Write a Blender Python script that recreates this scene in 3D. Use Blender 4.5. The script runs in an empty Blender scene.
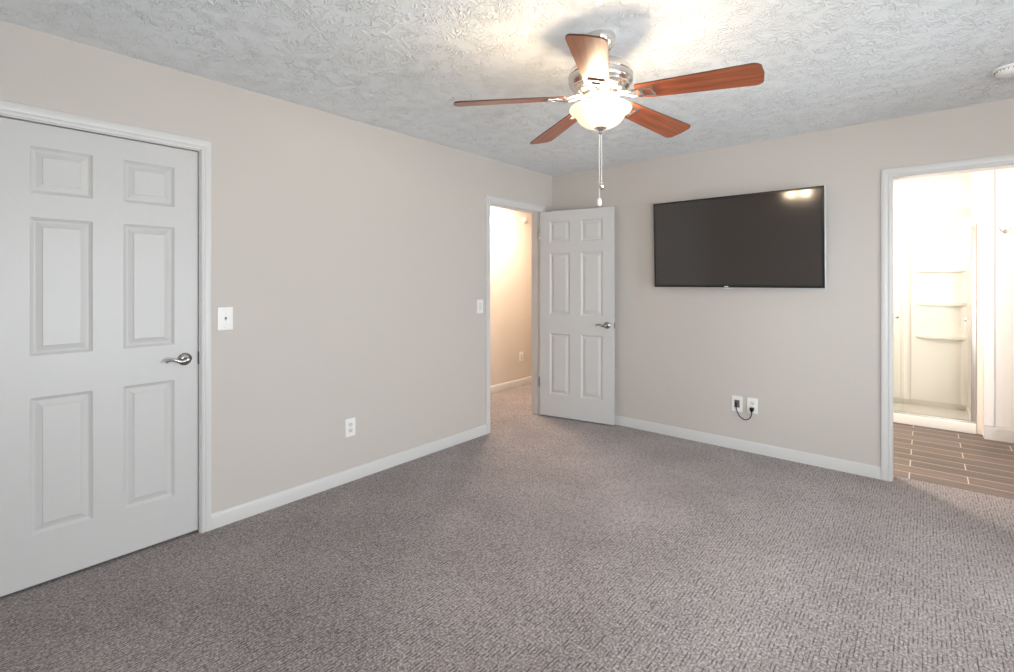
import bpy, bmesh, math, random
from mathutils import Vector, Matrix
random.seed(7)
SC = bpy.context.scene
COL = SC.collection
PI = math.pi
R = math.radians

# ------------------------------------------------------------------ camera, world, exposure
F_PX, HORIZON = 491.67, 281.54
cam_d = bpy.data.cameras.new('camera')
cam = bpy.data.objects.new('camera', cam_d)
COL.objects.link(cam)
cam.location = (2.953, -4.197, 1.344)
cam.rotation_euler = (R(90), 0, R(40.37))
cam_d.sensor_fit = 'HORIZONTAL'
cam_d.sensor_width = 36.0
cam_d.lens = 36.0 * F_PX / 1014.0
cam_d.shift_y = -(336.0 - HORIZON) / 1014.0
cam_d.clip_start = 0.02
SC.camera = cam

SC.view_settings.view_transform = 'Standard'
SC.view_settings.look = 'None'
SC.view_settings.gamma = 1.0
SC.view_settings.use_curve_mapping = False
SC.view_settings.exposure = 0.71
try:
    SC.cycles.use_denoising = True
    SC.cycles.denoiser = 'OPENIMAGEDENOISE'
    SC.cycles.max_bounces = 10
    SC.cycles.diffuse_bounces = 7
    SC.cycles.glossy_bounces = 5
    SC.cycles.transmission_bounces = 6
    SC.cycles.transparent_max_bounces = 12
    SC.cycles.sample_clamp_indirect = 4.0
    SC.cycles.blur_glossy = 0.8
except Exception:
    pass

world = bpy.data.worlds.new('sky')
SC.world = world
world.use_nodes = True
wn = world.node_tree.nodes
wn['Background'].inputs['Color'].default_value = (0.62, 0.75, 1.0, 1)
wn['Background'].inputs['Strength'].default_value = 1.0


def area(name, loc, rot, sx, sy, power, color):
    d = bpy.data.lights.new(name, 'AREA')
    d.shape = 'RECTANGLE'
    d.size, d.size_y = sx, sy
    d.energy = power
    d.color = color
    o = bpy.data.objects.new(name, d)
    o.location = loc
    o.rotation_euler = rot
    COL.objects.link(o)
    return o


H = 2.44                       # ceiling height
XR, YB = 4.25, -4.70           # right wall and the wall behind the camera
# daylight standing just outside each window opening
area('daylight_near_window', (XR + 0.16, -3.25, 1.05), (0, R(90), 0), 1.45, 1.20, 50, (0.92, 0.96, 1.0))
area('daylight_far_window', (XR + 0.16, -1.40, 1.05), (0, R(90), 0), 1.45, 1.20, 34, (0.92, 0.96, 1.0))
area('rear_window_fill', (3.965, YB - 0.16, 1.40), (R(90), 0, 0), 0.44, 1.55, 72, (0.92, 0.96, 1.0))  # fill light behind the added rear window, brightens the far wall
# lamps of the neighbouring rooms
bath_d = bpy.data.lights.new('bathroom_lamp_light', 'POINT')
bath_d.energy = 46
bath_d.color = (1.0, 0.92, 0.84)
bath_d.shadow_soft_size = 0.06
bath_o = bpy.data.objects.new('bathroom_lamp_light', bath_d)
bath_o.location = (2.16, 0.78, 1.68)
COL.objects.link(bath_o)
area('shower_fill_light', (2.72, 2.15, 2.40), (0, 0, 0), 0.14, 0.14, 3.0, (1.0, 0.93, 0.86))  # added fill light, lifts the dim shower walls
area('hall_lamp_light', (-0.72, 0.10, 2.37), (0, 0, 0), 0.25, 0.25, 32, (1.0, 0.80, 0.62))


# ------------------------------------------------------------------ materials
def new_mat(name):
    m = bpy.data.materials.new(name)
    m.use_nodes = True
    nt = m.node_tree
    return m, nt, nt.nodes, nt.links, nt.nodes['Principled BSDF']


def rgb(c):
    return (c[0], c[1], c[2], 1.0)


def plain(name, col, rough=0.5, metal=0.0, bump=None, coat=0.0):
    m, nt, n, l, b = new_mat(name)
    b.inputs['Base Color'].default_value = rgb(col)
    b.inputs['Roughness'].default_value = rough
    b.inputs['Metallic'].default_value = metal
    if coat:
        b.inputs['Coat Weight'].default_value = coat
        b.inputs['Coat Roughness'].default_value = 0.1
    if bump:
        sc, st, dist = bump
        tc = n.new('ShaderNodeTexCoord')
        no = n.new('ShaderNodeTexNoise')
        no.inputs['Scale'].default_value = sc
        no.inputs['Detail'].default_value = 3
        bp = n.new('ShaderNodeBump')
        bp.inputs['Strength'].default_value = st
        bp.inputs['Distance'].default_value = dist
        l.new(tc.outputs['Object'], no.inputs['Vector'])
        l.new(no.outputs['Fac'], bp.inputs['Height'])
        l.new(bp.outputs['Normal'], b.inputs['Normal'])
    return m


def mat_door():
    m, nt, n, l, b = new_mat('door_paint')
    b.inputs['Base Color'].default_value = rgb((0.595, 0.588, 0.580))
    b.inputs['Roughness'].default_value = 0.38
    tc = n.new('ShaderNodeTexCoord')
    mp = n.new('ShaderNodeMapping')
    mp.inputs['Scale'].default_value = (140, 140, 9)
    no = n.new('ShaderNodeTexNoise')
    no.inputs['Scale'].default_value = 1.0
    no.inputs['Detail'].default_value = 4
    no.inputs['Distortion'].default_value = 0.6
    bp = n.new('ShaderNodeBump')
    bp.inputs['Strength'].default_value = 0.22
    bp.inputs['Distance'].default_value = 0.0012
    l.new(tc.outputs['Object'], mp.inputs['Vector'])
    l.new(mp.outputs['Vector'], no.inputs['Vector'])
    l.new(no.outputs['Fac'], bp.inputs['Height'])
    l.new(bp.outputs['Normal'], b.inputs['Normal'])
    return m


def mat_ceiling():
    m, nt, n, l, b = new_mat('ceiling_texture')
    b.inputs['Base Color'].default_value = rgb((0.83, 0.87, 0.89))
    b.inputs['Roughness'].default_value = 0.85
    tc = n.new('ShaderNodeTexCoord')
    # brushed "stomp" pattern: short curled strokes
    big = n.new('ShaderNodeTexNoise')
    big.inputs['Scale'].default_value = 9.0
    big.inputs['Detail'].default_value = 2
    add = n.new('ShaderNodeVectorMath')
    add.operation = 'MULTIPLY_ADD'
    add.inputs[1].default_value = (0.06, 0.06, 0.06)
    l.new(tc.outputs['Object'], big.inputs['Vector'])
    l.new(big.outputs['Color'], add.inputs[0])
    l.new(tc.outputs['Object'], add.inputs[2])
    no = n.new('ShaderNodeTexNoise')
    no.inputs['Scale'].default_value = 20.0
    no.inputs['Detail'].default_value = 2.5
    no.inputs['Roughness'].default_value = 0.55
    no.inputs['Distortion'].default_value = 1.6
    l.new(add.outputs[0], no.inputs['Vector'])
    ab = n.new('ShaderNodeMath')
    ab.operation = 'SUBTRACT'
    ab.inputs[1].default_value = 0.5
    l.new(no.outputs['Fac'], ab.inputs[0])
    ab2 = n.new('ShaderNodeMath')
    ab2.operation = 'ABSOLUTE'
    l.new(ab.outputs[0], ab2.inputs[0])
    rd = n.new('ShaderNodeMapRange')
    rd.interpolation_type = 'SMOOTHSTEP'
    rd.inputs['From Min'].default_value = 0.0
    rd.inputs['From Max'].default_value = 0.085
    rd.inputs['To Min'].default_value = 1.0
    rd.inputs['To Max'].default_value = 0.0
    l.new(ab2.outputs[0], rd.inputs['Value'])
    mk = n.new('ShaderNodeTexNoise')
    mk.inputs['Scale'].default_value = 11.0
    mk.inputs['Detail'].default_value = 1
    l.new(tc.outputs['Object'], mk.inputs['Vector'])
    mr = n.new('ShaderNodeMapRange')
    mr.inputs['From Min'].default_value = 0.28
    mr.inputs['From Max'].default_value = 0.62
    l.new(mk.outputs['Fac'], mr.inputs['Value'])
    hh = n.new('ShaderNodeMath')
    hh.operation = 'MULTIPLY'
    l.new(rd.outputs[0], hh.inputs[0])
    l.new(mr.outputs[0], hh.inputs[1])
    bp = n.new('ShaderNodeBump')
    bp.inputs['Strength'].default_value = 0.8
    bp.inputs['Distance'].default_value = 0.0068
    l.new(hh.outputs[0], bp.inputs['Height'])
    l.new(bp.outputs['Normal'], b.inputs['Normal'])
    return m


def mat_carpet():
    m, nt, n, l, b = new_mat('carpet')
    b.inputs['Roughness'].default_value = 1.0
    b.inputs['Specular IOR Level'].default_value = 0.05
    b.inputs['Sheen Weight'].default_value = 0.25
    b.inputs['Sheen Roughness'].default_value = 0.6
    tc = n.new('ShaderNodeTexCoord')
    # short dark dashes between ribs running along y, grouped in clusters
    sep = n.new('ShaderNodeSeparateXYZ')
    l.new(tc.outputs['Object'], sep.inputs[0])
    cmp_ = n.new('ShaderNodeMapping')
    cmp_.inputs['Scale'].default_value = (48, 19, 1)
    l.new(tc.outputs['Object'], cmp_.inputs['Vector'])
    cl = n.new('ShaderNodeTexNoise')
    cl.inputs['Scale'].default_value = 1.0
    cl.inputs['Detail'].default_value = 2
    cl.inputs['Roughness'].default_value = 0.7
    l.new(cmp_.outputs['Vector'], cl.inputs['Vector'])
    cm = n.new('ShaderNodeMapRange')
    cm.inputs['From Min'].default_value = 0.50
    cm.inputs['From Max'].default_value = 0.60
    l.new(cl.outputs['Fac'], cm.inputs['Value'])
    # streaky noise along y
    mp2 = n.new('ShaderNodeMapping')
    mp2.inputs['Scale'].default_value = (150, 36, 1)
    l.new(tc.outputs['Object'], mp2.inputs['Vector'])
    st = n.new('ShaderNodeTexNoise')
    st.inputs['Scale'].default_value = 1.0
    st.inputs['Detail'].default_value = 3
    st.inputs['Roughness'].default_value = 0.7
    l.new(mp2.outputs['Vector'], st.inputs['Vector'])
    # fine tuft grain
    fg = n.new('ShaderNodeTexNoise')
    fg.inputs['Scale'].default_value = 95.0
    fg.inputs['Detail'].default_value = 5
    fg.inputs['Roughness'].default_value = 0.85
    l.new(tc.outputs['Object'], fg.inputs['Vector'])
    # soft traffic / vacuum blotches (pile lying differently)
    bl = n.new('ShaderNodeTexNoise')
    bl.inputs['Scale'].default_value = 2.3
    bl.inputs['Detail'].default_value = 5
    bl.inputs['Roughness'].default_value = 0.6
    l.new(tc.outputs['Object'], bl.inputs['Vector'])

    def math_node(op, a, bb):
        q = n.new('ShaderNodeMath')
        q.operation = op
        for i, v in enumerate((a, bb)):
            if isinstance(v, (int, float)):
                q.inputs[i].default_value = v
            else:
                l.new(v, q.inputs[i])
        return q.outputs[0]
    rib = math_node('SINE', math_node('MULTIPLY', sep.outputs['X'], 2 * PI / 0.0135), 0.0)
    rib01 = n.new('ShaderNodeMapRange')
    rib01.interpolation_type = 'SMOOTHSTEP'
    rib01.inputs['From Min'].default_value = 0.25
    rib01.inputs['From Max'].default_value = 0.95
    l.new(rib, rib01.inputs['Value'])
    dash = math_node('MULTIPLY', rib01.outputs[0], cm.outputs[0])
    v = math_node('MULTIPLY', rib, -0.035)
    stc = math_node('MULTIPLY', math_node('SUBTRACT', st.outputs['Fac'], 0.5), 0.8)
    fgc = math_node('MULTIPLY', math_node('SUBTRACT', fg.outputs['Fac'], 0.5), 3.3)
    blc = math_node('MULTIPLY', math_node('SUBTRACT', bl.outputs['Fac'], 0.5), 0.42)
    v = math_node('ADD', v, stc)
    v = math_node('ADD', v, fgc)
    v = math_node('ADD', v, blc)
    v = math_node('SUBTRACT', v, math_node('MULTIPLY', dash, 0.56))
    v = math_node('ADD', v, 0.56)
    ramp = n.new('ShaderNodeValToRGB')
    e = ramp.color_ramp.elements
    e[0].position, e[0].color = 0.0, (0.052, 0.041, 0.040, 1)
    e[1].position, e[1].color = 1.0, (0.56, 0.492, 0.488, 1)
    mid = ramp.color_ramp.elements.new(0.5)
    mid.color = (0.222, 0.184, 0.182, 1)
    l.new(v, ramp.inputs['Fac'])
    l.new(ramp.outputs['Color'], b.inputs['Base Color'])
    bp = n.new('ShaderNodeBump')
    bp.inputs['Strength'].default_value = 0.35
    bp.inputs['Distance'].default_value = 0.004
    l.new(v, bp.inputs['Height'])
    l.new(bp.outputs['Normal'], b.inputs['Normal'])
    return m


def mat_plank_tile():
    m, nt, n, l, b = new_mat('wood_look_tile')
    b.inputs['Roughness'].default_value = 0.42
    tc = n.new('ShaderNodeTexCoord')
    mp = n.new('ShaderNodeMapping')
    mp.inputs['Location'].default_value = (-2.87, -0.59, 0)
    l.new(tc.outputs['Object'], mp.inputs['Vector'])
    br = n.new('ShaderNodeTexBrick')
    br.offset = 0.5
    br.offset_frequency = 2
    br.inputs['Scale'].default_value = 1.0
    br.inputs['Brick Width'].default_value = 0.61
    br.inputs['Row Height'].default_value = 0.1565
    br.inputs['Mortar Size'].default_value = 0.0032
    br.inputs['Mortar Smooth'].default_value = 0.1
    br.inputs['Color1'].default_value = (0.090, 0.062, 0.050, 1)
    br.inputs['Color2'].default_value = (0.145, 0.101, 0.083, 1)
    br.inputs['Mortar'].default_value = (0.62, 0.52, 0.44, 1)
    l.new(mp.outputs['Vector'], br.inputs['Vector'])
    mp2 = n.new('ShaderNodeMapping')
    mp2.inputs['Scale'].default_value = (2.2, 38, 1)
    l.new(tc.outputs['Object'], mp2.inputs['Vector'])
    st = n.new('ShaderNodeTexNoise')
    st.inputs['Scale'].default_value = 1.0
    st.inputs['Detail'].default_value = 5
    st.inputs['Roughness'].default_value = 0.65
    st.inputs['Distortion'].default_value = 0.4
    l.new(mp2.outputs['Vector'], st.inputs['Vector'])
    mr = n.new('ShaderNodeMapRange')
    mr.inputs['From Min'].default_value = 0.3
    mr.inputs['From Max'].default_value = 0.7
    mr.inputs['To Min'].default_value = 0.62
    mr.inputs['To Max'].default_value = 1.45
    l.new(st.outputs['Fac'], mr.inputs['Value'])
    mul = n.new('ShaderNodeVectorMath')
    mul.operation = 'SCALE'
    l.new(br.outputs['Color'], mul.inputs[0])
    l.new(mr.outputs[0], mul.inputs['Scale'])
    mx = n.new('ShaderNodeMix')
    mx.data_type = 'RGBA'
    l.new(br.outputs['Fac'], mx.inputs['Factor'])
    l.new(mul.outputs[0], mx.inputs[6])
    mx.inputs[7].default_value = (0.62, 0.52, 0.44, 1)
    l.new(mx.outputs[2], b.inputs['Base Color'])
    return m


def mat_wood():
    m, nt, n, l, b = new_mat('cherry_wood')
    b.inputs['Roughness'].default_value = 0.33
    tc = n.new('ShaderNodeTexCoord')
    mp = n.new('ShaderNodeMapping')
    mp.inputs['Scale'].default_value = (2.0, 34, 34)
    l.new(tc.outputs['Object'], mp.inputs['Vector'])
    st = n.new('ShaderNodeTexNoise')
    st.inputs['Scale'].default_value = 1.4
    st.inputs['Detail'].default_value = 5
    st.inputs['Distortion'].default_value = 0.5
    l.new(mp.outputs['Vector'], st.inputs['Vector'])
    ramp = n.new('ShaderNodeValToRGB')
    e = ramp.color_ramp.elements
    e[0].position, e[0].color = 0.32, (0.20, 0.045, 0.018, 1)
    e[1].position, e[1].color = 0.70, (0.43, 0.125, 0.050, 1)
    l.new(st.outputs['Fac'], ramp.inputs['Fac'])
    l.new(ramp.outputs['Color'], b.inputs['Base Color'])
    return m


def mat_bowl():
    m, nt, n, l, b = new_mat('lit_alabaster_glass')
    b.inputs['Base Color'].default_value = (0.95, 0.90, 0.80, 1)
    b.inputs['Roughness'].default_value = 0.25
    b.inputs['Emission Color'].default_value = (1.0, 0.77, 0.48, 1)
    b.inputs['Emission Strength'].default_value = 0.50
    tr = n.new('ShaderNodeBsdfTranslucent')
    tr.inputs['Color'].default_value = (1.0, 0.90, 0.74, 1)
    mx = n.new('ShaderNodeMixShader')
    mx.inputs[0].default_value = 0.012
    out = n['Material Output']
    l.new(b.outputs[0], mx.inputs[1])
    l.new(tr.outputs[0], mx.inputs[2])
    l.new(mx.outputs[0], out.inputs['Surface'])
    return m


def mat_clear_glass(name='clear_glass', tint=(0.97, 0.98, 0.97)):
    m, nt, n, l, b = new_mat(name)
    n.remove(b)
    tr = n.new('ShaderNodeBsdfTransparent')
    tr.inputs['Color'].default_value = rgb(tint)
    gl = n.new('ShaderNodeBsdfGlossy')
    gl.inputs['Roughness'].default_value = 0.03
    fr = n.new('ShaderNodeFresnel')
    fr.inputs['IOR'].default_value = 1.45
    mx = n.new('ShaderNodeMixShader')
    l.new(fr.outputs[0], mx.inputs[0])
    l.new(tr.outputs[0], mx.inputs[1])
    l.new(gl.outputs[0], mx.inputs[2])
    l.new(mx.outputs[0], n['Material Output'].inputs['Surface'])
    return m


def mat_glow(name, col, strength):
    m, nt, n, l, b = new_mat(name)
    b.inputs['Base Color'].default_value = (0.9, 0.9, 0.9, 1)
    b.inputs['Emission Color'].default_value = rgb(col)
    b.inputs['Emission Strength'].default_value = strength
    return m


M = {
    'wall': plain('greige_wall_paint', (0.585, 0.540, 0.503), 0.62, bump=(160, 0.08, 0.001)),
    'hall_wall': plain('hall_wall_paint', (0.70, 0.63, 0.56), 0.65, bump=(160, 0.08, 0.001)),
    'bath_wall': plain('cream_wall_paint', (0.84, 0.78, 0.71), 0.6),
    'bath_panel': plain('white_wall_panel', (0.90, 0.90, 0.90), 0.35),
    'trim': plain('white_trim_paint', (0.655, 0.645, 0.635), 0.35),
    'door': mat_door(),
    'ceiling': mat_ceiling(),
    'carpet': mat_carpet(),
    'tile': mat_plank_tile(),
    'wood': mat_wood(),
    'wood_edge': plain('dark_blade_edge', (0.09, 0.035, 0.02), 0.4),
    'nickel': plain('brushed_nickel', (0.74, 0.71, 0.67), 0.24, 1.0),
    'satin': plain('satin_nickel_handle', (0.42, 0.40, 0.385), 0.26, 1.0),
    'dark_metal': plain('dark_bronze_metal', (0.10, 0.09, 0.085), 0.4, 0.9),
    'plate': plain('white_plastic', (0.86, 0.85, 0.83), 0.3),
    'plate_in': plain('white_plastic_inset', (0.74, 0.73, 0.71), 0.3),
    'slot': plain('dark_slot', (0.03, 0.03, 0.03), 0.5),
    'black': plain('black_plastic', (0.008, 0.008, 0.008), 0.28),
    'cable': plain('dark_cable', (0.03, 0.028, 0.028), 0.45),
    'grey_in': plain('grey_opening', (0.16, 0.15, 0.145), 0.7),
    'silver': plain('silver_plastic', (0.60, 0.61, 0.63), 0.35, 0.2),
    'screen': plain('dark_lcd_screen', (0.034, 0.028, 0.025), 0.11, 0.0),
    'bowl': mat_bowl(),
    'acrylic': plain('white_acrylic', (0.92, 0.885, 0.84), 0.32, coat=0.15),
    'glass': mat_clear_glass(),
    'alu': plain('brushed_aluminium', (0.62, 0.58, 0.53), 0.3, 0.9),
    'chrome': plain('chrome', (0.75, 0.75, 0.75), 0.12, 1.0),
    'chain': plain('pull_chain_metal', (0.85, 0.82, 0.78), 0.3, 0.6),
    'fob': plain('white_fob', (0.85, 0.83, 0.80), 0.35),
    'hallglow': mat_glow('lit_hall_lamp', (1.0, 0.85, 0.66), 3.0),
    'bathglow': mat_glow('lit_bath_lamp', (1.0, 0.9, 0.78), 4.0),
}


M['screen'].node_tree.nodes['Principled BSDF'].inputs['IOR'].default_value = 1.75


# ------------------------------------------------------------------ mesh helpers
def box(bm, lo, hi, bevel=0.0, mtx=None):
    lo, hi = Vector(lo), Vector(hi)
    c = (lo + hi) / 2
    s = hi - lo
    mat = Matrix.Translation(c) @ Matrix.Diagonal((s.x, s.y, s.z, 1))
    if mtx is not None:
        mat = mtx @ mat
    r = bmesh.ops.create_cube(bm, size=1.0, matrix=mat)
    if bevel > 0:
        vs = r['verts']
        es = list({e for v in vs for e in v.link_edges})
        bmesh.ops.bevel(bm, geom=es, offset=bevel, segments=2, profile=0.7, affect='EDGES')


def lathe(bm, prof, seg=40, c=(0, 0, 0), axis='z', cap=True):
    """prof = list of (r, h) pairs turned about an axis through c"""
    c = Vector(c)
    rings = []
    for r, h in prof:
        ring = []
        for i in range(seg):
            a = 2 * PI * i / seg
            if axis == 'z':
                p = Vector((r * math.cos(a), r * math.sin(a), h))
            elif axis == 'x':
                p = Vector((h, r * math.cos(a), r * math.sin(a)))
            else:
                p = Vector((r * math.cos(a), h, r * math.sin(a)))
            ring.append(bm.verts.new(c + p))
        rings.append(ring)
    for a, b_ in zip(rings, rings[1:]):
        for i in range(seg):
            j = (i + 1) % seg
            bm.faces.new((a[i], a[j], b_[j], b_[i]))
    if cap:
        for ring in (rings[0], rings[-1]):
            try:
                bm.faces.new(ring)
            except ValueError:
                pass


def sweep(bm, pts, radii, seg=12, flat=1.0, flat_axis=None):
    """tube through pts with per-point radii"""
    pts = [Vector(p) for p in pts]
    if isinstance(radii, (int, float)):
        radii = [radii] * len(pts)
    rings = []
    up = Vector((0, 0, 1))
    for i, p in enumerate(pts):
        t = (pts[min(i + 1, len(pts) - 1)] - pts[max(i - 1, 0)]).normalized()
        ref = up if abs(t.dot(up)) < 0.95 else Vector((1, 0, 0))
        s = t.cross(ref).normalized()
        u = s.cross(t).normalized()
        ring = []
        for k in range(seg):
            a = 2 * PI * k / seg
            ring.append(bm.verts.new(p + s * (math.cos(a) * radii[i] * flat) + u * (math.sin(a) * radii[i])))
        rings.append(ring)
    for a, b_ in zip(rings, rings[1:]):
        for i in range(seg):
            j = (i + 1) % seg
            bm.faces.new((a[i], a[j], b_[j], b_[i]))
    bm.faces.new(rings[0])
    bm.faces.new(rings[-1])


def spline(pts, n=8):
    """Catmull-Rom through pts"""
    pts = [Vector(p) for p in pts]
    ext = [2 * pts[0] - pts[1]] + pts + [2 * pts[-1] - pts[-2]]
    out = []
    for i in range(1, len(ext) - 2):
        p0, p1, p2, p3 = ext[i - 1:i + 3]
        for k in range(n):
            t = k / n
            out.append(0.5 * ((2 * p1) + (p2 - p0) * t + (2 * p0 - 5 * p1 + 4 * p2 - p3) * t * t + (3 * p1 - p0 - 3 * p2 + p3) * t ** 3))
    out.append(pts[-1])
    return out


def prism(bm, outline, z0, z1, mtx=None):
    lo = [bm.verts.new((x, y, z0)) for x, y in outline]
    hi = [bm.verts.new((x, y, z1)) for x, y in outline]
    nn = len(outline)
    bm.faces.new(lo[::-1])
    bm.faces.new(hi)
    for i in range(nn):
        j = (i + 1) % nn
        bm.faces.new((lo[i], lo[j], hi[j], hi[i]))
    if mtx is not None:
        bmesh.ops.transform(bm, matrix=mtx, verts=lo + hi)


def profile_run(bm, prof, p0, p1, out, up=(0, 0, 1), m0=0.0, m1=0.0):
    """extrude a profile (a=along 'up', b=along 'out') from p0 to p1; m0/m1 mitre the ends by shifting along the run per unit a"""
    p0, p1, out, up = Vector(p0), Vector(p1), Vector(out), Vector(up)
    d = (p1 - p0).normalized()
    A = [bm.verts.new(p0 + up * a + out * b_ + d * (a * m0)) for a, b_ in prof]
    B = [bm.verts.new(p1 + up * a + out * b_ + d * (a * m1)) for a, b_ in prof]
    nn = len(prof)
    for i in range(nn):
        j = (i + 1) % nn
        bm.faces.new((A[i], A[j], B[j], B[i]))
    bm.faces.new(A[::-1])
    bm.faces.new(B)


def finish(name, bm, mat, parent=None, smooth=None, loc=None):
    bmesh.ops.recalc_face_normals(bm, faces=bm.faces)
    me = bpy.data.meshes.new(name)
    bm.to_mesh(me)
    bm.free()
    mats = mat if isinstance(mat, (list, tuple)) else [mat]
    for mm in mats:
        me.materials.append(mm)
    if smooth is not None:
        for p in me.polygons:
            p.use_smooth = True
        me.set_sharp_from_angle(angle=R(smooth))
    o = bpy.data.objects.new(name, me)
    COL.objects.link(o)
    if parent is not None:
        o.parent = parent
    if loc is not None:
        o.location = loc
    return o


def structure(o):
    o['kind'] = 'structure'
    return o


def thing(name, label, cat, loc=(0, 0, 0), rot=(0, 0, 0), group=None):
    o = bpy.data.objects.new(name, None)
    o.empty_display_size = 0.05
    COL.objects.link(o)
    o.location = loc
    o.rotation_euler = rot
    o['label'] = label
    o['category'] = cat
    if group:
        o['group'] = group
    return o


def wall(name, boxes, mat):
    bm = bmesh.new()
    for lo, hi in boxes:
        box(bm, lo, hi)
    return structure(finish(name, bm, mat))


T = 0.115                       # wall thickness
JT = 0.018                      # jamb board thickness
DH = 2.042                      # clear height of door openings
CL0, CL1 = -4.024, -3.260       # closet opening (y) in the left wall
HA0, HA1 = -0.957, -0.195       # hall opening (y) in the left wall
BX0, BX1 = 2.787, 3.549         # bathroom opening (x) in the far wall
YS = 1.80                       # front of the shower
HALLX = -1.04
YH0, YH1 = -2.6, 2.4            # extent of the hall

# ------------------------------------------------------------------ setting: room shell
bm = bmesh.new()
box(bm, (-1.2, YB - T, -0.10), (XR + T, 0.132, 0.0))
box(bm, (-1.2, 0.132, -0.10), (0.0, YH1 + T, 0.0))
structure(finish('floor', bm, M['carpet']))
bm = bmesh.new()
box(bm, (1.7, 0.132, -0.10), (XR + T, 2.8, -0.0005))
structure(finish('floor_bathroom', bm, M['tile']))

bm = bmesh.new()
box(bm, (-1.2, YB - T, H), (XR + T, 2.8, H + 0.12))
structure(finish('ceiling', bm, M['ceiling']))

zt = DH + JT
wall('wall_left', [
    ((-T, YB - T, 0), (0, CL0 - JT, H)),
    ((-T, CL0 - JT, zt), (0, CL1 + JT, H)),
    ((-T, CL1 + JT, 0), (0, HA0 - JT, H)),
    ((-T, HA0 - JT, zt), (0, HA1 + JT, H)),
    ((-T, HA1 + JT, 0), (0, YH1, H)),
], M['wall'])
wall('wall_back', [
    ((0, 0, 0), (BX0 - JT, T, H)),
    ((BX0 - JT, 0, zt), (BX1 + JT, T, H)),
    ((BX1 + JT, 0, 0), (XR, T, H)),
], M['wall'])
# right wall with two window openings; wall behind the camera with an added window opening
WY0, WY1, WY2, WY3, WZ0, WZ1 = -3.85, -2.65, -2.00, -0.80, 0.32, 1.78
wall('wall_right', [
    ((XR, YB - T, 0), (XR + T, WY0, H)), ((XR, WY1, 0), (XR + T, WY2, H)), ((XR, WY3, 0), (XR + T, 2.8, H)),
    ((XR, WY0, 0), (XR + T, WY1, WZ0)), ((XR, WY0, WZ1), (XR + T, WY1, H)),
    ((XR, WY2, 0), (XR + T, WY3, WZ0)), ((XR, WY2, WZ1), (XR + T, WY3, H)),
], M['wall'])
RX0, RX1, RZ0, RZ1 = 3.73, 4.20, 0.55, 2.20
wall('wall_front', [((0, YB - T, 0), (RX0, YB, H)), ((RX1, YB - T, 0), (XR, YB, H)),
    ((RX0, YB - T, 0), (RX1, YB, RZ0)), ((RX0, YB - T, RZ1), (RX1, YB, H))], M['wall'])
# hall
wall('wall_hall', [
    ((HALLX - T, YH0, 0), (HALLX, YH1, H)),
    ((HALLX, YH0 - T, 0), (-T, YH0, H)),
    ((HALLX, YH1, 0), (-T, YH1 + T, H)),
], M['hall_wall'])
# closet box behind the closed door
wall('wall_closet', [
    ((-0.80, -4.30, 0), (-0.76, -3.0, H)), ((-0.76, -4.30, 0), (-T, -4.26, H)), ((-0.76, -3.04, 0), (-T, -3.0, H)),
], M['hall_wall'])
# bathroom
SX0, SX1, YSB, BWX = 2.14, 3.30, 2.62, 3.338
wall('wall_bathroom', [
    ((1.80, T, 0), (1.90, 2.72, H)),
    ((1.90, YSB, 0), (XR, 2.72, H)),
    ((1.90, YS, 0), (SX0, YSB, H)),
    ((SX1, YS - 0.01, 0), (XR, YSB, H)),
    ((BWX, 1.655, 0), (XR, YS - 0.01, H)),
], M['bath_wall'])
# white panelled face of the bathroom end wall
bm = bmesh.new()
box(bm, (BWX + 0.062, 1.648, 0.12), (XR, 1.655, H))
structure(finish('wall_bathroom_panel', bm, M['bath_panel']))

# window frames (outside the picture, they let in the daylight; the rear one is added fill)


def window(name, axis, a0, a1, pos, sign, WZ0=WZ0, WZ1=WZ1, cw=0.06):
    """axis 'x': window lies in a wall of constant x; a = y extent"""
    bm = bmesh.new()
    g = bmesh.new()

    def bb(b_, a_lo, a_hi, d0, d1, z0, z1):
        d0, d1 = sorted((pos + sign * d0, pos + sign * d1))
        if axis == 'x':
            box(b_, (d0, a_lo, z0), (d1, a_hi, z1))
        else:
            box(b_, (a_lo, d0, z0), (a_hi, d1, z1))
    w = 0.04
    bb(bm, a0, a0 + w, 0.03, 0.10, WZ0, WZ1)
    bb(bm, a1 - w, a1, 0.03, 0.10, WZ0, WZ1)
    bb(bm, a0 + w, a1 - w, 0.03, 0.10, WZ0, WZ0 + w)
    bb(bm, a0 + w, a1 - w, 0.03, 0.10, WZ1 - w, WZ1)
    zm = (WZ0 + WZ1) / 2
    bb(bm, a0 + w, a1 - w, 0.05, 0.08, zm - 0.02, zm + 0.02)
    # casing on the room side
    for lo, hi, z0, z1 in ((a0 - cw, a0, WZ0 - cw, WZ1 + cw), (a1, a1 + cw, WZ0 - cw, WZ1 + cw), (a0, a1, WZ1, WZ1 + cw), (a0, a1, WZ0 - cw, WZ0)):
        bb(bm, lo, hi, -0.015, 0.0, z0, z1)
    o = structure(finish(name, bm, M['trim']))
    bb(g, a0 + w, a1 - w, 0.062, 0.066, WZ0 + w, WZ1 - w)
    finish('window_pane', g, M['glass'], o)


window('window_1', 'x', WY0, WY1, XR, 1)
window('window_2', 'x', WY2, WY3, XR, 1)
window('rear_fill_window', 'y', RX0, RX1, YB, -1, RZ0, RZ1, 0.045)  # unseen window, added to send light onto the far wall

# baseboards: colonial profile (height, thickness)
BASE = [(0, 0), (0, 0.013), (0.060, 0.013), (0.068, 0.0105), (0.074, 0.010), (0.080, 0.006), (0.083, 0.004), (0.083, 0)]
BASE_B = [(0, 0), (0, 0.014), (0.095, 0.014), (0.108, 0.011), (0.118, 0.006), (0.123, 0.004), (0.123, 0)]


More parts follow.
